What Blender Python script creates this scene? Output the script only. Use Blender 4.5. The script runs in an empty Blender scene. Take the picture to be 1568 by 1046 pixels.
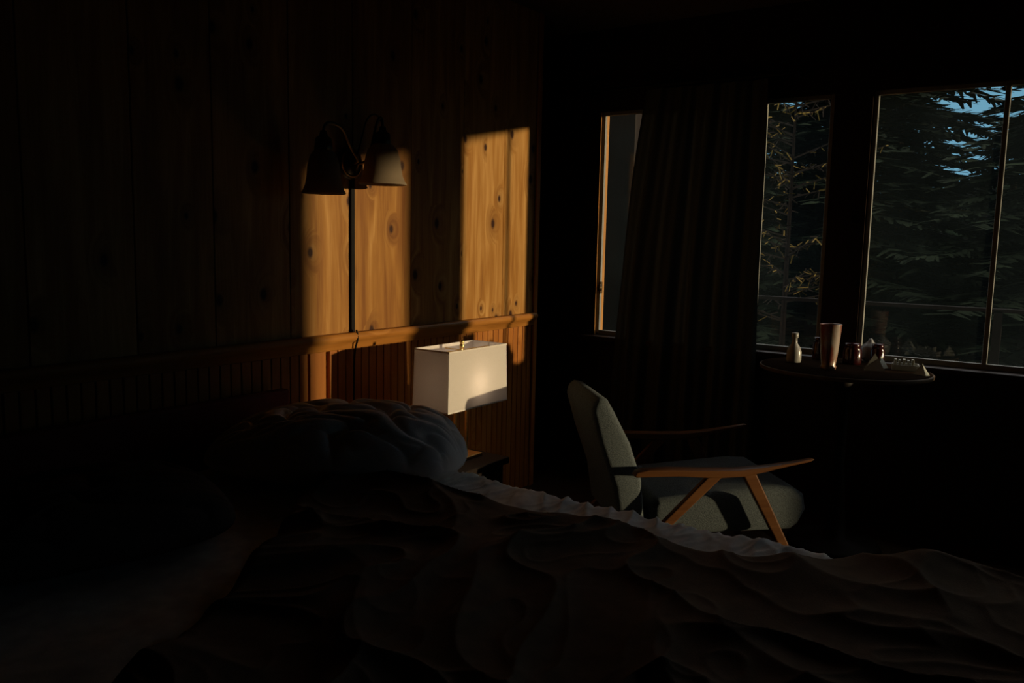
import bpy, bmesh, math, random
import numpy as np
from mathutils import Vector, Matrix, noise
random.seed(7)
sc=bpy.context.scene
sc.view_settings.view_transform='Standard'
COL=bpy.context.collection
# ---------------------------------------------------------------- helpers
def link(o):
    COL.objects.link(o); return o
def mesh_obj(name,verts,faces,mat=None,smooth=False,parent=None):
    me=bpy.data.meshes.new(name); me.from_pydata([tuple(v) for v in verts],[],faces); me.update()
    o=link(bpy.data.objects.new(name,me))
    if mat: me.materials.append(mat)
    if smooth: me.polygons.foreach_set('use_smooth',[True]*len(me.polygons))
    if parent: o.parent=parent
    return o
def empty(name,loc=(0,0,0),rotz=0):
    e=link(bpy.data.objects.new(name,None)); e.location=loc; e.rotation_euler=(0,0,rotz); e.empty_display_size=.1; return e
def boxes(name,lst,mat,bevel=0,segs=2,parent=None,smooth=False):
    V=[];F=[]
    for (x0,y0,z0,x1,y1,z1) in lst:
        b=len(V)
        V+=[(x0,y0,z0),(x1,y0,z0),(x1,y1,z0),(x0,y1,z0),(x0,y0,z1),(x1,y0,z1),(x1,y1,z1),(x0,y1,z1)]
        F+=[[b+i for i in f] for f in ((0,3,2,1),(4,5,6,7),(0,1,5,4),(1,2,6,5),(2,3,7,6),(3,0,4,7))]
    o=mesh_obj(name,V,F,mat,smooth,parent)
    if bevel:
        m=o.modifiers.new('b','BEVEL'); m.width=bevel; m.segments=segs; m.limit_method='ANGLE'
    return o
def prism(name,prof,axis_lo,axis_hi,mat,bevel=0,segs=3,parent=None,axis='y',smooth=True):
    n=len(prof);V=[]
    for t in (axis_lo,axis_hi):
        for a,z in prof: V.append((a,t,z) if axis=='y' else (t,a,z))
    F=[list(range(n)),list(range(2*n-1,n-1,-1))]+[[i,i+n,(i+1)%n+n,(i+1)%n] for i in range(n)]
    o=mesh_obj(name,V,F,mat,smooth,parent)
    bm=bmesh.new(); bm.from_mesh(o.data); bmesh.ops.recalc_face_normals(bm,faces=bm.faces); bm.to_mesh(o.data); bm.free()
    if bevel:
        m=o.modifiers.new('b','BEVEL'); m.width=bevel; m.segments=segs; m.limit_method='ANGLE'; m.angle_limit=math.radians(50)
    return o
def lathe(name,prof,mat,loc=(0,0,0),n=40,parent=None,scale=(1,1,1)):
    V=[];F=[]
    for r,z in prof:
        for i in range(n):
            a=2*math.pi*i/n; V.append((loc[0]+r*math.cos(a)*scale[0],loc[1]+r*math.sin(a)*scale[1],loc[2]+z*scale[2]))
    for j in range(len(prof)-1):
        for i in range(n):
            F.append([j*n+i,j*n+(i+1)%n,(j+1)*n+(i+1)%n,(j+1)*n+i])
    return mesh_obj(name,V,F,mat,True,parent)
def tube(name,pts,r,mat,parent=None,cyc=False,bez=True,radii=None):
    cu=bpy.data.curves.new(name,'CURVE'); cu.dimensions='3D'; cu.bevel_depth=r; cu.bevel_resolution=4; cu.use_fill_caps=True
    if bez:
        sp=cu.splines.new('NURBS'); sp.points.add(len(pts)-1)
        for i,p in enumerate(pts): sp.points[i].co=(*p,1)
        sp.order_u=3; sp.use_endpoint_u=True; sp.resolution_u=8
    else:
        sp=cu.splines.new('POLY'); sp.points.add(len(pts)-1)
        for i,p in enumerate(pts): sp.points[i].co=(*p,1)
    sp.use_cyclic_u=cyc
    cu.materials.append(mat)
    o=link(bpy.data.objects.new(name,cu))
    dg=bpy.context.evaluated_depsgraph_get(); me=bpy.data.meshes.new_from_object(o.evaluated_get(dg))
    bpy.data.objects.remove(o)
    o=link(bpy.data.objects.new(name,me)); me.polygons.foreach_set('use_smooth',[True]*len(me.polygons))
    if parent: o.parent=parent
    return o
# ---------------------------------------------------------------- materials
def newmat(name):
    m=bpy.data.materials.new(name); m.use_nodes=True; nt=m.node_tree; nt.nodes.clear()
    out=nt.nodes.new('ShaderNodeOutputMaterial'); return m,nt,out
def N(nt,t,**k):
    n=nt.nodes.new(t)
    for a,b in k.items(): setattr(n,a,b)
    return n
def math_(nt,op,a,b=None,clamp=False):
    n=N(nt,'ShaderNodeMath',operation=op); n.use_clamp=clamp
    for i,v in enumerate((a,b)):
        if v is None: continue
        if isinstance(v,(int,float)): n.inputs[i].default_value=v
        else: nt.links.new(v,n.inputs[i])
    return n.outputs[0]
def ramp(nt,fac,stops):
    n=N(nt,'ShaderNodeValToRGB'); el=n.color_ramp.elements
    while len(el)<len(stops): el.new(.5)
    for e,(p,c) in zip(el,stops): e.position=p; e.color=(*c,1)
    nt.links.new(fac,n.inputs[0]); return n.outputs[0]
def simple(name,col,rough=.6,metal=0,var=.15,scale=20,bump=0,bscale=200,sheen=0,stretch=(1,1,1),spec=.5):
    m,nt,out=newmat(name); p=N(nt,'ShaderNodeBsdfPrincipled'); nt.links.new(p.outputs[0],out.inputs[0])
    tc=N(nt,'ShaderNodeTexCoord'); mp=N(nt,'ShaderNodeMapping'); mp.inputs['Scale'].default_value=stretch
    nt.links.new(tc.outputs['Object'],mp.inputs[0])
    nz=N(nt,'ShaderNodeTexNoise'); nz.inputs['Scale'].default_value=scale; nz.inputs['Detail'].default_value=5
    nt.links.new(mp.outputs[0],nz.inputs['Vector'])
    c=ramp(nt,nz.outputs[0],[(.3,tuple(x*(1-var) for x in col)),(.7,tuple(min(1,x*(1+var)) for x in col))])
    nt.links.new(c,p.inputs['Base Color']); p.inputs['Roughness'].default_value=rough; p.inputs['Metallic'].default_value=metal
    p.inputs['Specular IOR Level'].default_value=spec
    if sheen: p.inputs['Sheen Weight'].default_value=sheen
    if bump:
        n2=N(nt,'ShaderNodeTexNoise'); n2.inputs['Scale'].default_value=bscale; nt.links.new(mp.outputs[0],n2.inputs['Vector'])
        bp=N(nt,'ShaderNodeBump'); bp.inputs['Strength'].default_value=bump; bp.inputs['Distance'].default_value=.004
        nt.links.new(n2.outputs[0],bp.inputs['Height']); nt.links.new(bp.outputs[0],p.inputs['Normal'])
    return m
def pine(name,c_lo,c_mid,c_hi,knots=True,hor='y',rough=.45):
    m,nt,out=newmat(name); p=N(nt,'ShaderNodeBsdfPrincipled'); nt.links.new(p.outputs[0],out.inputs[0])
    tc=N(nt,'ShaderNodeTexCoord'); sx=N(nt,'ShaderNodeSeparateXYZ'); nt.links.new(tc.outputs['Object'],sx.inputs[0])
    geo=N(nt,'ShaderNodeNewGeometry'); rnd=geo.outputs['Random Per Island']
    acr=math_(nt,'ADD',sx.outputs[1],sx.outputs[0]) if hor=='y' else sx.outputs[2]
    alo=sx.outputs[2] if hor=='y' else sx.outputs[1]
    off=math_(nt,'MULTIPLY',rnd,13.0)
    alo2=math_(nt,'ADD',alo,off)
    cv=N(nt,'ShaderNodeCombineXYZ'); nt.links.new(math_(nt,'MULTIPLY',acr,6.5),cv.inputs[0]); nt.links.new(math_(nt,'MULTIPLY',alo2,4.2),cv.inputs[1])
    vo=N(nt,'ShaderNodeTexVoronoi',voronoi_dimensions='2D'); vo.inputs['Scale'].default_value=1; nt.links.new(cv.outputs[0],vo.inputs['Vector'])
    sep=N(nt,'ShaderNodeSeparateColor'); nt.links.new(vo.outputs['Color'],sep.inputs[0])
    gate=math_(nt,'GREATER_THAN',sep.outputs[0],.45)
    size=math_(nt,'MULTIPLY_ADD',sep.outputs[1],.07); nt.nodes[-1].inputs[2].default_value=.045
    d=math_(nt,'DIVIDE',vo.outputs['Distance'],size)
    kn=math_(nt,'MULTIPLY',math_(nt,'SUBTRACT',1.25,d,True),gate)
    halo=math_(nt,'MULTIPLY',math_(nt,'SUBTRACT',1.0,math_(nt,'DIVIDE',d,4.5),True),gate)
    gx=math_(nt,'ADD',math_(nt,'MULTIPLY',acr,20.0),math_(nt,'MULTIPLY',halo,2.4))
    gv=N(nt,'ShaderNodeCombineXYZ'); nt.links.new(gx,gv.inputs[0]); nt.links.new(math_(nt,'MULTIPLY',alo2,1.6),gv.inputs[1])
    nz=N(nt,'ShaderNodeTexNoise'); nz.inputs['Scale'].default_value=1; nz.inputs['Detail'].default_value=4; nz.inputs['Distortion'].default_value=.8
    nt.links.new(gv.outputs[0],nz.inputs['Vector'])
    fv=N(nt,'ShaderNodeCombineXYZ'); nt.links.new(math_(nt,'MULTIPLY',acr,160.0),fv.inputs[0]); nt.links.new(math_(nt,'MULTIPLY',alo2,5.0),fv.inputs[1])
    nf=N(nt,'ShaderNodeTexNoise'); nf.inputs['Scale'].default_value=1; nf.inputs['Detail'].default_value=3; nt.links.new(fv.outputs[0],nf.inputs['Vector'])
    g=math_(nt,'ADD',math_(nt,'MULTIPLY',nz.outputs[0],.75),math_(nt,'MULTIPLY',nf.outputs[0],.25))
    g=math_(nt,'ADD',g,math_(nt,'MULTIPLY',math_(nt,'SUBTRACT',rnd,.5),.14))
    col=ramp(nt,g,[(.28,c_lo),(.5,c_mid),(.72,c_hi)])
    if knots:
        mx=N(nt,'ShaderNodeMix',data_type='RGBA'); nt.links.new(math_(nt,'MULTIPLY',halo,.45),mx.inputs[0]); nt.links.new(col,mx.inputs[6]); mx.inputs[7].default_value=(*[v*.5 for v in c_lo],1)
        mx2=N(nt,'ShaderNodeMix',data_type='RGBA'); nt.links.new(math_(nt,'MULTIPLY',kn,1.5,True),mx2.inputs[0]); nt.links.new(mx.outputs[2],mx2.inputs[6]); mx2.inputs[7].default_value=(c_lo[0]*.16,c_lo[1]*.1,c_lo[2]*.1,1)
        col=mx2.outputs[2]
    nt.links.new(col,p.inputs['Base Color']); p.inputs['Roughness'].default_value=rough
    p.inputs['Specular IOR Level'].default_value=.15
    bp=N(nt,'ShaderNodeBump'); bp.inputs['Strength'].default_value=.15; bp.inputs['Distance'].default_value=.002
    nt.links.new(nf.outputs[0],bp.inputs['Height']); nt.links.new(bp.outputs[0],p.inputs['Normal'])
    return m
def trans_cloth(name,col,w,rough=.9,scale=300,wcol=None):
    m,nt,out=newmat(name); d=N(nt,'ShaderNodeBsdfDiffuse'); t=N(nt,'ShaderNodeBsdfTranslucent'); mx=N(nt,'ShaderNodeMixShader')
    tc=N(nt,'ShaderNodeTexCoord'); nz=N(nt,'ShaderNodeTexNoise'); nz.inputs['Scale'].default_value=scale; nt.links.new(tc.outputs['Object'],nz.inputs['Vector'])
    c=ramp(nt,nz.outputs[0],[(.3,tuple(x*.88 for x in col)),(.7,col)])
    nt.links.new(c,d.inputs[0]); t.inputs[0].default_value=(*(wcol or col),1)
    mx.inputs[0].default_value=w
    nt.links.new(d.outputs[0],mx.inputs[1]); nt.links.new(t.outputs[0],mx.inputs[2]); nt.links.new(mx.outputs[0],out.inputs[0]); return m
M_pine=pine('knotty_pine',(.19,.068,.010),(.32,.142,.026),(.49,.265,.080))
M_bead=pine('beadboard_pine',(.28,.09,.011),(.36,.125,.019),(.44,.175,.035),knots=False)
M_rail=pine('rail_pine',(.26,.10,.016),(.35,.14,.026),(.43,.19,.045),knots=False,hor='z')
M_dark=pine('shaded_pine',(.016,.009,.005),(.023,.012,.007),(.030,.016,.009))  # same pine, with the shade of the unlit walls put into its colour
M_ceil=simple('ceiling_paint',(.07,.05,.035),.9,spec=.1)
M_floor=pine('floor_wood',(.03,.017,.009),(.045,.025,.012),(.06,.035,.018),knots=False)
M_frame=simple('window_frame_paint',(.24,.24,.21),.5,spec=.2)
M_reveal=pine('window_reveal_pine',(.30,.13,.035),(.42,.19,.05),(.5,.25,.08),knots=False)
M_bronze=simple('aged_bronze',(.10,.075,.045),.38,.9)
M_ring=simple('dull_brass',(.30,.21,.10),.35,.9)
M_brass=simple('brushed_brass',(.75,.52,.2),.3,.95,scale=60)
M_cord=simple('cord_cover',(.008,.007,.006),.7,spec=.1)
M_sheet=simple('bed_sheet_cotton',(.88,.84,.80),.9,bump=.2,bscale=400,spec=.1)
M_pillow=simple('pillowcase_cotton',(.93,.87,.83),.9,bump=.2,bscale=400,spec=.1,var=.03)
M_comf=simple('comforter_cotton',(.23,.165,.115),.95,bump=.2,bscale=300,spec=.05)
M_dpil=simple('dark_pillowcase',(.10,.07,.055),.95,spec=.1)
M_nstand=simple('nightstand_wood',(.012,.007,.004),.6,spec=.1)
M_headb=simple('headboard_redwood',(.14,.025,.012),.6,spec=.2)
M_chair=simple('chair_upholstery',(.098,.115,.119),.95,var=.4,scale=240,bump=.9,bscale=380,spec=.1)
M_chwood=pine('chair_walnut',(.08,.030,.010),(.125,.05,.016),(.16,.07,.023),knots=False,hor='z',rough=.4)
M_shade=trans_cloth('linen_lampshade',(.84,.79,.74),.38)
M_bell=trans_cloth('frosted_bell_glass',(.36,.28,.19),.5)
M_curt=trans_cloth('curtain_fabric',(.060,.070,.064),.02,scale=120)
M_red=simple('red_glass',(.035,.005,.005),.2)
M_white=simple('white_ceramic',(.34,.33,.30),.3)
M_napkin=simple('paper_napkin',(.48,.49,.41),.8)
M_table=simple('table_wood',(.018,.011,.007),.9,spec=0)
M_tedge=simple('table_edge_lit',(.10,.065,.035),.6,spec=.1)  # paler than the top: the light along the edge is in the colour
def glassmat():
    m,nt,out=newmat('dusty_window_glass')
    tr=N(nt,'ShaderNodeBsdfTransparent'); tr.inputs[0].default_value=(.93,.95,.95,1)
    gl=N(nt,'ShaderNodeBsdfGlossy'); gl.inputs['Roughness'].default_value=.02
    df=N(nt,'ShaderNodeBsdfTranslucent'); df.inputs[0].default_value=(.55,.75,.75,1)
    tc=N(nt,'ShaderNodeTexCoord'); nz=N(nt,'ShaderNodeTexNoise'); nz.inputs['Scale'].default_value=3; nz.inputs['Detail'].default_value=6
    nt.links.new(tc.outputs['Object'],nz.inputs['Vector'])
    f=math_(nt,'MULTIPLY',nz.outputs[0],.018)
    a=N(nt,'ShaderNodeMixShader'); nt.links.new(f,a.inputs[0]); nt.links.new(tr.outputs[0],a.inputs[1]); nt.links.new(df.outputs[0],a.inputs[2])
    b=N(nt,'ShaderNodeMixShader'); b.inputs[0].default_value=.04; nt.links.new(a.outputs[0],b.inputs[1]); nt.links.new(gl.outputs[0],b.inputs[2])
    nt.links.new(b.outputs[0],out.inputs[0]); return m
M_glass=glassmat()
# ---------------------------------------------------------------- camera
def R(yaw,p,r):
    f=np.array([-math.sin(yaw)*math.cos(p),math.cos(yaw)*math.cos(p),-math.sin(p)])
    rt=np.array([math.cos(yaw),math.sin(yaw),0]); up=np.cross(rt,f); c,s=math.cos(r),math.sin(r)
    return c*rt+s*up,(-s*rt+c*up),-f
rx,uy,bz=R(*[math.radians(a) for a in (34.68,6.94,1.2)])
cam=bpy.data.cameras.new('camera'); co=link(bpy.data.objects.new('camera',cam))
co.matrix_world=Matrix(((rx[0],uy[0],bz[0],2.559),(rx[1],uy[1],bz[1],-3.892),(rx[2],uy[2],bz[2],1.4),(0,0,0,1)))
cam.lens=1273/1568*36; cam.sensor_width=36; cam.clip_end=200; sc.camera=co
# ---------------------------------------------------------------- room shell
D=.5; T=.1; ZT=2.156; ZS=.845; CE=2.62
XR=6.6; YB=-5.0; DX=6.17
boxes('floor',[(-1.1,YB-.1,-.1,XR+.1,.6,0)],M_floor)
boxes('ceiling',[(-1.1,YB-.1,CE,XR+.1,.6,CE+.1)],M_ceil)
pl=[(-.12,YB,0,-.02,.03,CE)]
js=[0,-.295,-.64,-1.02,-1.385,-1.72]
while js[-1]>YB: js.append(js[-1]-random.choice((.30,.34,.37)))
for a,b in zip(js[:-1],js[1:]): pl.append((-.02,max(b,YB)+.0008,.96,0,a-.0008,CE))
wl=boxes('wall_left',pl,M_pine,bevel=.003,segs=1)
bd=[];y=0.0
while y>YB:
    if abs(y+1.54)<.03: bd.append((-.02,-1.63,0,.008,-1.545,.95)); y=-1.633; continue
    bd.append((-.02,max(y-.044,YB),0,0,y-.002,.95)); y-=.046
boxes('trim_beadboard_left',bd,M_bead,bevel=.007,segs=3)
prism('trim_chair_rail_left',[(0,.93),(.014,.93),(.018,.955),(.034,.965),(.042,.978),(.042,.99),(.034,1.0),(0,1.0)],YB,.0,M_rail,bevel=.004,axis='y')
boxes('trim_wall_end',[(-.125,.03,0,.006,.045,CE),(-.0,.0,0,.012,.03,CE)],M_bead,bevel=.003)
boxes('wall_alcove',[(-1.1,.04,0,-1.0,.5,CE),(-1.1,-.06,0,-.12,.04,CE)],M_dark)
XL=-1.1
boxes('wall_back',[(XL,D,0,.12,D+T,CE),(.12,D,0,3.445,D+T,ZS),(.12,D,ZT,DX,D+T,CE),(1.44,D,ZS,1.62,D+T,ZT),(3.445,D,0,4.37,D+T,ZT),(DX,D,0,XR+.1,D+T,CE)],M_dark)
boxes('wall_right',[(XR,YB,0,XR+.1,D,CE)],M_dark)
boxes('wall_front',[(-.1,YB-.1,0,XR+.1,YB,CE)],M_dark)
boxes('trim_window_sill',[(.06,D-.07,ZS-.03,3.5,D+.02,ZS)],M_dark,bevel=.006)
boxes('trim_window_reveal',[(.112,D,ZS,.125,D+T,ZT),(1.61,D+.03,ZS,1.622,D+T,ZT)],M_reveal)
def window(name,x0,x1,z0,z1,bars=(),fw=.022,y0=D+.012,dep=.022):
    e=empty(name)
    L=[(x0,y0,z0,x0+fw,y0+dep,z1),(x1-fw,y0,z0,x1,y0+dep,z1),(x0+fw,y0,z0,x1-fw,y0+dep,z0+fw*1.3),(x0+fw,y0,z1-fw,x1-fw,y0+dep,z1)]
    for b,w in bars: L.append((b-w/2,y0,z0+fw,b+w/2,y0+dep,z1-fw))
    boxes('frame',L,M_frame,bevel=.003,parent=e)
    mesh_obj('glass',[(x0+fw/2,y0+dep/2,z0),(x1-fw/2,y0+dep/2,z0),(x1-fw/2,y0+dep/2,z1),(x0+fw/2,y0+dep/2,z1)],[[0,1,2,3]],M_glass,parent=e)
    return e
window('window_1',.125,.40,ZS,ZT)
window('window_2',.40,1.44,ZS,ZT,[(1.085,.03)])
window('window_3',1.622,3.445,ZS,ZT,[(2.185,.022)])
e=empty('door_1')
boxes('frame',[(4.37,D+.03,0,4.40,D+.07,ZT),(DX-.03,D+.03,0,DX,D+.07,ZT),(4.40,D+.03,ZT-.03,DX-.03,D+.07,ZT),(4.40,D+.03,0,DX-.03,D+.07,.12)],M_frame,bevel=.003,parent=e)
mesh_obj('glass',[(4.38,D+.05,.1),(DX-.01,D+.05,.1),(DX-.01,D+.05,ZT-.02),(4.38,D+.05,ZT-.02)],[[0,1,2,3]],M_glass,parent=e)
lt=empty('window_latch',(.155,D-.0,1.13)); lathe('knob',[(0,-.02),(.012,-.018),(.016,0),(.012,.018),(0,.02)],M_bronze,(0,-.01,0),16,lt); boxes('plate',[(-.008,-.008,-.035,.008,.012,.035)],M_bronze,.002,parent=lt)
# ---------------------------------------------------------------- curtain
def curtain(name,y,top,bot,z0,z1,waves,amp):
    V=[];F=[];nx,nz=240,60
    for j in range(nz+1):
        t=j/nz; z=z1+(z0-z1)*t
        a=top[0]+(bot[0]-top[0])*(1-(1-t)**2); b=top[1]+(bot[1]-top[1])*t
        for i in range(nx+1):
            s=i/nx; am=amp*(.5+.7*t)
            yy=y+am*math.sin(s*waves*6.283+.6*math.sin(3*t+s*5))+.4*am*math.sin(s*waves*2.3*6.283+1+t*2)
            V.append((a+(b-a)*s+.01*noise.noise(Vector((s*6,t*3,2))),yy,z))
    for j in range(nz):
        for i in range(nx):
            k=j*(nx+1)+i; F.append([k,k+1,k+nx+2,k+nx+1])
    return mesh_obj(name,V,F,M_curt,True)
e=empty('window_curtain')
c=curtain('fabric',D-.09,(.45,1.135),(.28,1.15),.06,2.24,5,.024); c.parent=e
tube('rod',[(.05,D-.09,2.26),(1.3,D-.09,2.26)],.009,M_cord,parent=e,bez=False)
boxes('rod_bracket',[(.07,D-.1,2.25,.09,D,2.275),(1.26,D-.1,2.25,1.28,D,2.275)],M_cord,parent=e)
# ---------------------------------------------------------------- wall sconce
s=empty('wall_sconce',(0,-1.41,1.70))
def yz_lathe(name,prof,mat,n=36,parent=None):
    o=lathe(name,prof,mat,(0,0,0),n,parent)
    for v in o.data.vertices: v.co=(v.co.z,v.co.y,v.co.x)
    return o
yz_lathe('backplate',[(0,.0),(.064,0),(.068,.008),(.061,.016),(.051,.018),(.046,.026),(.030,.030),(.018,.045),(0,.05)],M_bronze,parent=s)
yz_lathe('ring',[(.052,.016),(.058,.022),(.052,.028),(.046,.022),(.052,.016)],M_ring,parent=s)
for i,(dy,x,zb,ks) in enumerate(((-.272,.15,-.14,.90),(.057,.14,-.085,1.08))):
    sy=1 if dy>0 else -1
    bell=[(.090,0),(.092,.003),(.085,.014),(.076,.035),(.070,.07),(.066,.105),(.056,.140),(.038,.160),(.026,.166),(.024,.163),(.036,.157),(.052,.137),(.062,.104),(.066,.069),(.072,.034),(.081,.013),(.090,0)]
    bell=[(r*ks,z) for r,z in bell]
    lathe('bell_shade_%d'%(i+1),bell,M_bell,(x,dy,zb),40,s)
    lathe('socket_cup_%d'%(i+1),[(.0,.235),(.012,.233),(.016,.215),(.030,.205),(.034,.170),(.034,.158),(.028,.155),(0,.155)],M_bronze,(x,dy,zb),30,s)
    zt=zb+.23
    tube('arm_%d'%(i+1),[(.04,sy*.01,0),(.09,sy*.02,.0),(.11,dy*.35,.05),(x*.95,dy*.6,zt+.03),(x,dy*.9,zt+.04),(x,dy,zt+.02),(x,dy,zt-.01)],.006,M_bronze,parent=s)
tube('hook',[(.03,.02,.03),(.05,.035,.12),(.06,.04,.17),(.07,.06,.20),(.08,.09,.205),(.08,.11,.18)],.004,M_bronze,parent=s)
cd=boxes('cord_cover',[(0.0005,-.010,-.70,.013,.010,-.05)],M_cord,.002,parent=s); cd.location=(0,.015,0)
tube('cord_lower',[(.03,.015,-.69),(.046,.014,-.72),(.022,.013,-.77),(.012,.018,-.9),(.012,.015,-1.2)],.004,M_cord,parent=s)
# ---------------------------------------------------------------- nightstand + lamp
NZ=.47
ns=empty('nightstand')
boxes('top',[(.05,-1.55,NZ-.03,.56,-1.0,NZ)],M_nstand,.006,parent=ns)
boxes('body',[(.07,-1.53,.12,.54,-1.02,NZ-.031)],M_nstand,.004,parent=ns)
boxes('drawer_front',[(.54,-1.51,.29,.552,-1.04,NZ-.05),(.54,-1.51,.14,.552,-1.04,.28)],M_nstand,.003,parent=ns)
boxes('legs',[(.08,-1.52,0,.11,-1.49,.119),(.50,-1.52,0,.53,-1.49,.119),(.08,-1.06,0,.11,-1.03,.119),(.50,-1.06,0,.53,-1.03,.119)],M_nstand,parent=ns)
for k,z in enumerate((.355,.21)): lathe('knob_%d'%k,[(0,-.012),(.01,-.01),(.013,0),(.01,.01),(0,.012)],M_bronze,(.562,-1.27,z),16,ns)
lp=empty('table_lamp',(.395,-1.137,0),math.radians(0))
hx,hy=.095,.205; zb,zt=.700,.952; th=.003
V=[];F=[]
for (x,yy) in ((hx,hy),(hx-th,hy-th)):
    for z in (zb,zt):
        k=1.0 if z==zb else .965
        V+=[(-x*k,-yy*k,z),(x*k,-yy*k,z),(x*k,yy*k,z),(-x*k,yy*k,z)]
for i in range(4):
    j=(i+1)%4
    F+=[[i,j,4+j,4+i],[8+j,8+i,12+i,12+j],[4+i,4+j,12+j,12+i],[j,i,8+i,8+j]]
mesh_obj('shade',V,F,M_shade,parent=lp)
M_trim=simple('shade_trim_cloth',(.70,.64,.58),.9)
L=[]
for z,k in ((zb,1.0),(zt-.006,.967)):
    a,b=hx*k+.001,hy*k+.001
    L+=[(-a,-b,z,a,-b+.004,z+.006),(-a,b-.004,z,a,b,z+.006),(-a,-b+.004,z,-a+.004,b-.004,z+.006),(a-.004,-b+.004,z,a,b-.004,z+.006)]
boxes('shade_trim',L,M_trim,parent=lp)
boxes('spider',[(-hx*.96,-.002,zt-.02,hx*.96,.002,zt-.016),(-.002,-hy*.96,zt-.02,.002,hy*.96,zt-.016)],M_brass,parent=lp)
lathe('finial',[(0,.0),(.010,.001),(.010,.022),(.0085,.024),(.0085,.03),(.010,.032),(.008,.042),(0,.043)],M_brass,(0,0,zt-.018),20,lp)
boxes('brass_frame',[(-.006,-.045,NZ+.025,.006,-.033,.72),(-.006,.033,NZ+.025,.006,.045,.72),(-.006,-.045,.72,.006,.045,.732),(-.006,-.045,NZ+.013,.006,.045,NZ+.025)],M_brass,.002,parent=lp)
boxes('base',[(-.06,-.08,NZ+.0005,.06,.08,NZ+.013)],M_brass,.003,parent=lp)
lathe('stem',[(0,.732),(.007,.732),(.007,.935),(0,.935)],M_brass,(0,0,0),14,lp)
bl=bpy.data.lights.new('bulb_glow','POINT'); bl.energy=.6; bl.color=(1,.80,.60); bl.shadow_soft_size=.025
bo=link(bpy.data.objects.new('bulb_glow',bl)); bo.parent=lp; bo.location=(.02,.01,.80)
# ---------------------------------------------------------------- bed
bed=empty('bed')
def fb(p,o=2): return noise.fractal(Vector(p),1.0,2.0,o)
def edge(a,lo,hi,r):
    if a<lo: o=lo-a; s=-1; e_=lo
    elif a>hi: o=a-hi; s=1; e_=hi
    else: return a,0
    q=r*math.pi/2
    if o<q: t=o/r; return e_+s*r*math.sin(t), r*(1-math.cos(t))
    return e_+s*r, r+(o-q)
def drape(name,x0,x1,y0,y1,top,drop,r,mat,fn,nx=240,ny=200,parent=None,dx0=0):
    V=[];F=[]
    for j in range(ny+1):
        b=y0-drop+(y1-y0+2*drop)*j/ny
        for i in range(nx+1):
            a=(x0-dx0)+(x1-x0+drop+dx0)*i/nx
            X,d1=edge(a,x0,x1,r); Y,d2=edge(b,y0,y1,r)
            d=max(d1,d2)
            h=fn(a,b)
            z=top-d
            if d2>r*.6: Y+=h*(1 if b>0.5*(y0+y1) else -1)*1.0
            if d1>r*.6: X+=h
            if d<r*.9: z+=h
            V.append((X,Y,max(z,.03)))
    for j in range(ny):
        for i in range(nx):
            k=j*(nx+1)+i; F.append([k,k+1,k+nx+2,k+nx+1])
    return mesh_obj(name,V,F,mat,True,parent)
def sheet_fn(a,b):
    w=math.exp(-((b+1.74)/.13)**2)
    g=fb((a*7,b*2.2,1),3)
    r=(1-abs(noise.noise(Vector((a*13+b*5,b*4,3)))))**4
    r2=(1-abs(noise.noise(Vector((a*27-b*9,b*6,8)))))**4
    return .010*g+w*(.012*r+.012*r2*(.6+fb((a*3,0,7))))
drape('fitted_sheet',.14,2.42,-3.25,-1.74,.60,.30,.05,M_sheet,sheet_fn,nx=520,ny=260,parent=bed)
boxes('box_spring',[(.12,-3.24,.16,2.42,-1.76,.40)],M_dpil,.02,parent=bed)
boxes('legs',[(.14,-3.2,0,.2,-3.14,.159),(2.3,-3.2,0,2.36,-3.14,.159),(.14,-1.86,0,.2,-1.8,.159),(2.3,-1.86,0,2.36,-1.8,.159)],M_nstand,parent=bed)
boxes('headboard',[(.045,-3.3,.1,.09,-1.80,.82)],M_headb,.012,parent=bed)
V=[];F=[];nx,ny=460,320
def yE(x):
    pts=[(.4,-2.14),(.7,-2.10),(1.1,-1.99),(1.5,-1.96),(1.85,-1.95),(2.02,-1.92),(2.18,-1.78),(2.4,-1.72),(3.0,-1.70)]
    for (a,b),(c_,d_) in zip(pts[:-1],pts[1:]):
        if x<=c_: t=max(0,(x-a)/(c_-a)); t=t*t*(3-2*t); return b+(d_-b)*t
    return pts[-1][1]
for j in range(ny+1):
    v=j/ny
    for i in range(nx+1):
        u=i/nx
        yn=-3.45+v*1.5
        xl=.62+max(0,(-2.0-yn))*.55+.05*fb((yn*3,1,5))
        x=xl+(2.80-xl)*u
        ye=yE(x)+.03*fb((x*4,3,9))
        y=-3.45+v*(ye+3.45)
        p=Vector((x*1.3,y*1.3,0)); wv=noise.noise_vector(p*1.0)*.5
        q=p+wv
        r1=(1-abs(noise.noise(q*1.6+Vector((3,1,0)))))**6
        r2=(1-abs(noise.noise(q*3.2+Vector((7,2,5)))))**6
        r3=(1-abs(noise.noise(q*6.0+Vector((1,9,5)))))**6
        n0=noise.noise(Vector((x*1.3,y*1.3,4)))
        far=math.exp(-((y-ye)/.25)**2)
        h=.045+.02*n0+.032*r1*(1-.4*far)+.020*r2+.006*r3
        h+=.045*math.exp(-(((x-2.30)/.08)**2+((y+1.80)/.12)**2))+.02*math.exp(-(((x-2.6)/.10)**2+((y+1.80)/.12)**2))
        h+=.035*math.exp(-(((x-.95)/.25)**2+((y+2.12)/.10)**2))
        de=min(v*1.9/.16,(1-v)*1.5/.05,u*2.0/.06,1)
        de=max(0,min(1,de)); de=math.sqrt(1-(1-de)**2)
        z=.603+h*de-.006
        if y<-3.25: z-= (-3.25-y)*1.6
        if x>2.6:
            o=x-2.6; z-=1.2*o*o+.1*o
        V.append((x,y,z))
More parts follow.
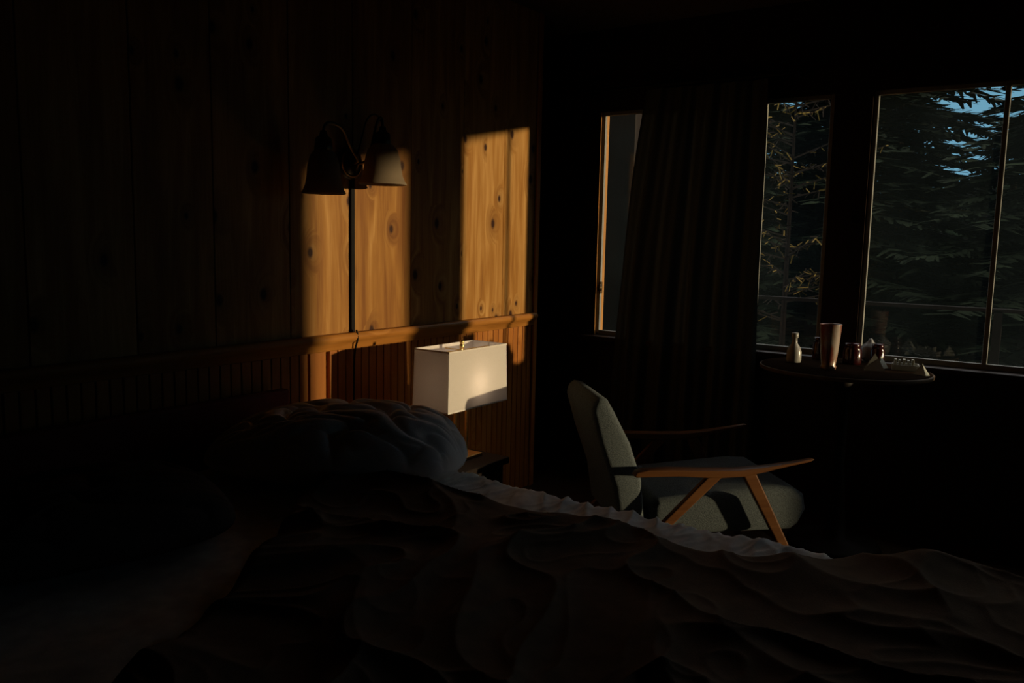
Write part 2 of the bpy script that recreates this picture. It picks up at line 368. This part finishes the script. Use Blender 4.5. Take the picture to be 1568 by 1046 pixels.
for j in range(ny):
    for i in range(nx):
        k=j*(nx+1)+i; F.append([k,k+1,k+nx+2,k+nx+1])
mesh_obj('comforter',V,F,M_comf,True,bed)
def pillow(name,c,L,W,H,rz,rx_,mat,seed,parent=None,ry=0,wk=1.0,asym=0):
    V=[];F=[];n=110
    for side in (1,-1):
        for j in range(n+1):
            v=-1+2*j/n
            for i in range(n+1):
                u=-1+2*i/n
                e_=max(0,(1-abs(u)**(3.6 if u>0 else 2.0))*(1-abs(v)**3.0))
                h=H*e_**.55*(1+asym*(u-.2*u*u))
                P=Vector((u*2.0+seed,v*2.2,seed)); wvv=noise.noise_vector(P*.8)*.7
                wr=abs(noise.noise(P*1.1+wvv)); wr2=abs(noise.noise(Vector((u*2.5+seed,v*6,2))+wvv))
                h-=wk*(.022*(1-wr)**7+.012*(1-wr2)**6)*e_**.3*(1 if side>0 else .3)
                sq=.30
                V.append((u*L*math.sqrt(1-sq*v*v*u*u),v*W*math.sqrt(1-sq*u*u*v*v),side*h*(1 if side>0 else .5)))
    m=(n+1)**2
    for s_ in (0,1):
        for j in range(n):
            for i in range(n):
                k=s_*m+j*(n+1)+i; f=[k,k+1,k+n+2,k+n+1]; F.append(f if s_==0 else f[::-1])
    o=mesh_obj(name,V,F,mat,True,parent)
    bm=bmesh.new(); bm.from_mesh(o.data); bmesh.ops.remove_doubles(bm,verts=bm.verts,dist=1e-4); bm.to_mesh(o.data); bm.free()
    o.data.polygons.foreach_set('use_smooth',[True]*len(o.data.polygons))
    o.location=c; o.rotation_euler=(rx_,ry,rz); return o
pillow('pillow_white',(.53,-1.965,.675),.43,.27,.18,math.radians(32),math.radians(-3),M_pillow,3.3,bed,math.radians(0),1.5,.03)
pillow('pillow_dark',(.50,-2.85,.66),.38,.27,.13,math.radians(75),0,M_dpil,8.1,bed)
# ---------------------------------------------------------------- armchair
ch=empty('armchair',(1.143,-.98,0),math.radians(43.7))
KX=1.17
def kx(pr,dz=0): return [(a*KX,z+dz) for a,z in pr]
o=prism('backrest',kx([(-.142,.73),(-.138,.77),(-.115,.787),(-.085,.78),(-.062,.735),(.0,.60),(.045,.45),(.065,.24),(-.03,.24),(-.055,.42),(-.11,.60)]),.045,.52,M_chair,bevel=.025,segs=4,parent=ch)
prism('seat',kx([(.08,.22),(.08,.375),(.3,.395),(.52,.415),(.60,.41),(.645,.375),(.655,.31),(.63,.25),(.60,.225)]),.03,.555,M_chair,bevel=.035,segs=4,parent=ch)
def arm(name,y0,y1):
    dz=-.052
    top=[(-.01,.548),(.0,.565),(.04,.572),(.12,.572),(.25,.566),(.36,.564),(.46,.573),(.56,.588),(.625,.600),(.638,.598)]
    bot=[(.62,.588),(.54,.573),(.45,.552),(.38,.538),(.28,.534),(.15,.545),(.05,.545),(.0,.542)]
    o=prism(name,kx(top+bot,dz),y0,y1,M_chwood,bevel=.006,segs=3,parent=ch)
    for v in o.data.vertices:
        c_=(y0+y1)/2; X=v.co.x/KX; k=1.0 if X<.35 else 1-.55*(X-.35)/.28; k*=.75+.25*min(1,max(0,(X+.01)/.1)); v.co.y=c_+(v.co.y-c_)*k
    return o
for nme,(a,b) in (('near',(-.055,.005)),('far',(.58,.64))):
    arm('arm_'+nme,a,b)
    m_=(a+b)/2
    def leg(n_,p0,p1,w0,w1):
        V=[]
        for (u,z),w in ((p0,w0),(p1,w1)):
            V+=[(u-w,m_-.014,z),(u+w,m_-.014,z),(u+w,m_+.014,z),(u-w,m_+.014,z)]
        o=mesh_obj(n_,V,[(3,2,1,0),(4,5,6,7),(0,1,5,4),(1,2,6,5),(2,3,7,6),(3,0,4,7)],M_chwood,parent=ch)
        bm=bmesh.new(); bm.from_mesh(o.data); bmesh.ops.recalc_face_normals(bm,faces=bm.faces); bm.to_mesh(o.data); bm.free()
        mm=o.modifiers.new('b','BEVEL'); mm.width=.006; mm.segments=3
    leg('rear_leg_'+nme,(.285*KX,.492),(-.14*KX,0),.032,.018)
    leg('front_leg_'+nme,(.40*KX,.492),(.63*KX,0),.030,.018)
boxes('seat_rails',[(.14,.0,.19,.17,.59,.225),(.62,.0,.19,.65,.59,.225)],M_chwood,.005,parent=ch)
# ---------------------------------------------------------------- table and things on it
tb=empty('dining_table',(1.66,.10,0)); TZ=.85
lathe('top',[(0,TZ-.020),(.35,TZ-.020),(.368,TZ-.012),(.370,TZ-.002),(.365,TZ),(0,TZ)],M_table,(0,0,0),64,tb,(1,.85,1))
lathe('lit_edge_band',[(.366,TZ-.022),(.376,TZ-.020),(.378,TZ-.006),(.374,TZ-.003),(.366,TZ-.004)],M_tedge,(0,0,0),64,tb,(1,.85,1))
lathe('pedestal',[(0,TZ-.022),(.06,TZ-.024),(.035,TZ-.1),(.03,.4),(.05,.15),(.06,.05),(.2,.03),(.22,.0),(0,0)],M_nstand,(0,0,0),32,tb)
def at(x,y): return (x,y,TZ)
lathe('oil_bottle',[(0,0),(.032,0),(.034,.01),(.034,.05),(.028,.07),(.013,.09),(.011,.115),(.016,.118),(.016,.14),(0,.142)],M_white,at(1.425,.12),28)
m,nt,out=newmat('patterned_cup'); p=N(nt,'ShaderNodeBsdfPrincipled'); nt.links.new(p.outputs[0],out.inputs[0])
tc=N(nt,'ShaderNodeTexCoord'); mp=N(nt,'ShaderNodeMapping'); mp.inputs['Scale'].default_value=(18,18,11); nt.links.new(tc.outputs['Object'],mp.inputs[0]); nz=N(nt,'ShaderNodeTexNoise'); nz.inputs['Scale'].default_value=1; nt.links.new(mp.outputs[0],nz.inputs['Vector'])
nt.links.new(ramp(nt,nz.outputs[0],[(.40,(.24,.06,.04)),(.5,(.32,.20,.14)),(.6,(.38,.31,.26))]),p.inputs[0]); p.inputs['Roughness'].default_value=.3
lathe('tumbler',[(0,0),(.032,0),(.034,.012),(.030,.02),(.036,.06),(.047,.2),(.048,.205),(.045,.2),(.033,.04),(0,.03)],m,at(1.615,.0),36)
for x,y,r,h in ((1.50,.30,.035,.10),(1.66,.25,.04,.09),(1.76,.31,.03,.09)):
    lathe('jam_jar',[(0,0),(r,0),(r*1.05,.01),(r*1.05,h*.75),(r*.8,h*.9),(r*.85,h*.92),(r*.85,h*1.1),(0,h*1.1)],M_red,at(x,y),28)
lathe('sugar_bowl',[(0,0),(.025,0),(.04,.03),(.045,.07),(.03,.085),(.012,.1),(.01,.11),(0,.115)],M_white,at(1.71,.39),28)
def napkin(x,y,rz,s=.05):
    o=mesh_obj('folded_napkin',[(-s,-s*.5,0),(s,-s*.5,0),(0,0,s*1.7),(-s,s*.5,0),(s,s*.5,0),(.3*s,-.1*s,s*1.2)],[(0,1,5),(0,5,2),(3,2,4),(5,4,2),(1,4,5)],M_napkin)
    o.location=(x,y,TZ+.001); o.rotation_euler=(0,0,rz); return o
napkin(1.79,.10,.3,.045); napkin(1.80,.19,1.2,.035); napkin(1.985,.10,-.4,.03)
cy=empty('condiment_caddy',(1.90,.21,TZ),.2)
boxes('tray',[(-.055,-.03,.0,.055,.03,.008),(-.055,-.03,.008,-.05,.03,.03),(.05,-.03,.008,.055,.03,.03),(-.05,-.03,.008,.05,-.026,.026),(-.05,.026,.008,.05,.03,.03)],M_white,.001,parent=cy)
boxes('packets',[(-.047+.018*i,-.02,.009,-.037+.018*i,.02,.05-.004*(i%2)) for i in range(5)],M_napkin,.001,parent=cy)
# ---------------------------------------------------------------- exterior
M_bark=simple('bark',(.02,.013,.008),.95,spec=.1)
M_leaf=simple('conifer_needles',(.015,.020,.010),.8,var=.6,scale=3,spec=.05)
M_ground=simple('forest_ground',(.03,.026,.016),1,scale=2,var=.5,spec=.1)
M_hill=simple('wooded_hill',(.008,.012,.007),1,scale=1.5,var=.6,spec=0)
boxes('ground_outside',[(-40,.65,-.5,60,60,-.35)],M_ground)
V=[];F=[];nx=160
for i in range(nx+1):
    x=-30+40*i/nx
    z=2.9+.7*noise.noise(Vector((x*.3,0,0)))+.5*noise.noise(Vector((x*1.5,3,0)))+.3*abs(noise.noise(Vector((x*5,7,0))))
    V+=[(x,17,-.4),(x,18.5,z*.6),(x,20,z),(x,24,z*.9),(x,26,-.4)]
for i in range(nx):
    for k in range(4): a=i*5+k; F.append((a,a+5,a+6,a+1))
mesh_obj('wooded_hill_outside',V,F,M_hill)
boxes('deck_floor',[(-2,.6,-.12,4.3,2.6,-.05)],M_nstand)
boxes('view_blocker_post',[(-.30,1.15,-.05,.02,1.29,2.9)],M_nstand,.008)  # added post, stands outside only to darken the view through window_1
rl=[( -2,2.46,.99,4.2,2.52,1.015)]
for x in (-2,0,2.05,4.1): rl.append((x,2.46,-.05,x+.05,2.52,1.0))
boxes('deck_railing',rl,M_nstand)
def conifer_mesh(seed,h,rad,n):
    rng=random.Random(seed); V=[];F=[]
    def quad(c,d,u,l,w):
        b=len(V); V.extend([c-u*w,c+u*w,c+d*l+u*w*.3,c+d*l-u*w*.3]); F.append((b,b+1,b+2,b+3))
    k=10
    for i in range(k): V.append(Vector((.16*math.cos(i*6.283/k),.16*math.sin(i*6.283/k),-.4)))
    for i in range(k): V.append(Vector((.02*math.cos(i*6.283/k),.02*math.sin(i*6.283/k),h)))
    for i in range(k): F.append((i,(i+1)%k,(i+1)%k+k,i+k))
    nt_=len(F)
    for _ in range(n):
        t=rng.random()**1.35; z=.2+t*(h-.3); L=rad*(1-t)**.7*(.6+.5*rng.random())+.2; a=rng.random()*6.283
        d=Vector((math.cos(a),math.sin(a),-.05-.3*rng.random())); side=Vector((-math.sin(a),math.cos(a),0))
        p=Vector((0,0,z)); quad(p,d,Vector((0,0,1)),L,.012)
        m_=int(8+L*9)
        for q in range(m_):
            s_=(.15+.85*q/m_)*L; c=p+d*s_+Vector((0,0,-.12*s_*s_*.3))
            for sg in (1,-1):
                dd=(side*sg*(.8+.4*rng.random())+d*.6+Vector((0,0,rng.uniform(-.5,.15)))).normalized()
                up=Vector((rng.uniform(-.6,.6),rng.uniform(-.6,.6),1)).normalized()
                quad(c,dd,dd.cross(up).normalized(),(.14+.22*rng.random()),.03+.03*rng.random())
    me=bpy.data.meshes.new('conifer_tree'); me.from_pydata([tuple(v) for v in V],[],F); me.materials.append(M_bark); me.materials.append(M_leaf)
    me.polygons.foreach_set('material_index',[0]*nt_+[1]*(len(F)-nt_)); me.update(); return me
TM=[conifer_mesh(1,7.5,2.3,215),conifer_mesh(2,9,2.6,245),conifer_mesh(3,6,2.0,205)]
spots=[]
for gx in range(-8,3):
    for row,yy in enumerate((7.5,10,13)):
        spots.append((gx*1.6+random.uniform(-.6,.6)+row*.5,yy+random.uniform(-.8,.8),(.58,.66,.78)[row]))
for a,b in ((8.5,10),(11,11.5),(12,12.5),(6.5,10),(5,9),(4.4,6.2),(5.6,5.4),(6.9,6.3),(8.2,7.4)): spots.append((a,b,1))  # added trees out of view, placed to block sun and sky light
for i,(x,y,zs) in enumerate(spots):
    o=link(bpy.data.objects.new('conifer_tree',TM[i%3])); o.location=(x,y,-.35); o.rotation_euler=(0,0,random.random()*6.28); f=random.uniform(.85,1.2); o.scale=(f,f,f*zs)
M_yel=simple('sunlit_leaves',(.20,.12,.025),.8,var=.5,scale=6,spec=.1)  # sunlight on the branches is put into this bright yellow
rng=random.Random(5); V=[];F=[];mi=[]
def q4(c,d,u,l,w,w2,mm):
    b=len(V); V.extend([c-u*w,c+u*w,c+d*l+u*w2,c+d*l-u*w2]); F.append((b,b+1,b+2,b+3)); mi.append(mm)
for _ in range(60):
    z=rng.uniform(.6,3.2); a=rng.random()*6.283; L=rng.uniform(.4,1.0)
    d=Vector((math.cos(a),math.sin(a),.25)).normalized(); p=Vector((0,0,z)); q4(p,d,Vector((0,0,1)),L,.010,.004,0)
    for k in range(14):
        c=p+d*L*rng.uniform(.2,1); dd=Vector((rng.uniform(-1,1),rng.uniform(-1,1),rng.uniform(-1,.4))).normalized(); uu=dd.cross(Vector((rng.uniform(-1,1),rng.uniform(-1,1),.5))).normalized()
        q4(c,dd,uu,rng.uniform(.05,.12),.006,.006,0 if rng.random()<.6 else 1)
q4(Vector((0,0,-.4)),Vector((0,0,1)),Vector((1,0,0)),3.6,.04,.01,0); q4(Vector((0,0,-.4)),Vector((0,0,1)),Vector((0,1,0)),3.6,.04,.01,0)
sp=mesh_obj('sapling',V,F); sp.data.materials.append(M_bark); sp.data.materials.append(M_yel); sp.data.polygons.foreach_set('material_index',mi); sp.location=(-.15,5.2,-.1)
# ---------------------------------------------------------------- light
k=.357; m_=.080
sd=Vector((-1,-k,-m_)).normalized()
sl=bpy.data.lights.new('sun','SUN'); sl.energy=3.4; sl.color=(1,.76,.44); sl.angle=math.radians(1.1)
so=link(bpy.data.objects.new('sun',sl)); so.rotation_euler=sd.to_track_quat('-Z','Y').to_euler(); so.location=(12,5,4)
w=bpy.data.worlds.new('world'); sc.world=w; w.use_nodes=True; nt=w.node_tree; b=nt.nodes['Background']
tc=N(nt,'ShaderNodeTexCoord'); sx=N(nt,'ShaderNodeSeparateXYZ'); nt.links.new(tc.outputs['Generated'],sx.inputs[0])
nt.links.new(ramp(nt,sx.outputs[2],[(.19,(.11,.26,.36)),(.26,(.42,.50,.56)),(.34,(.95,.95,.95))]),b.inputs[0]); b.inputs[1].default_value=1.45
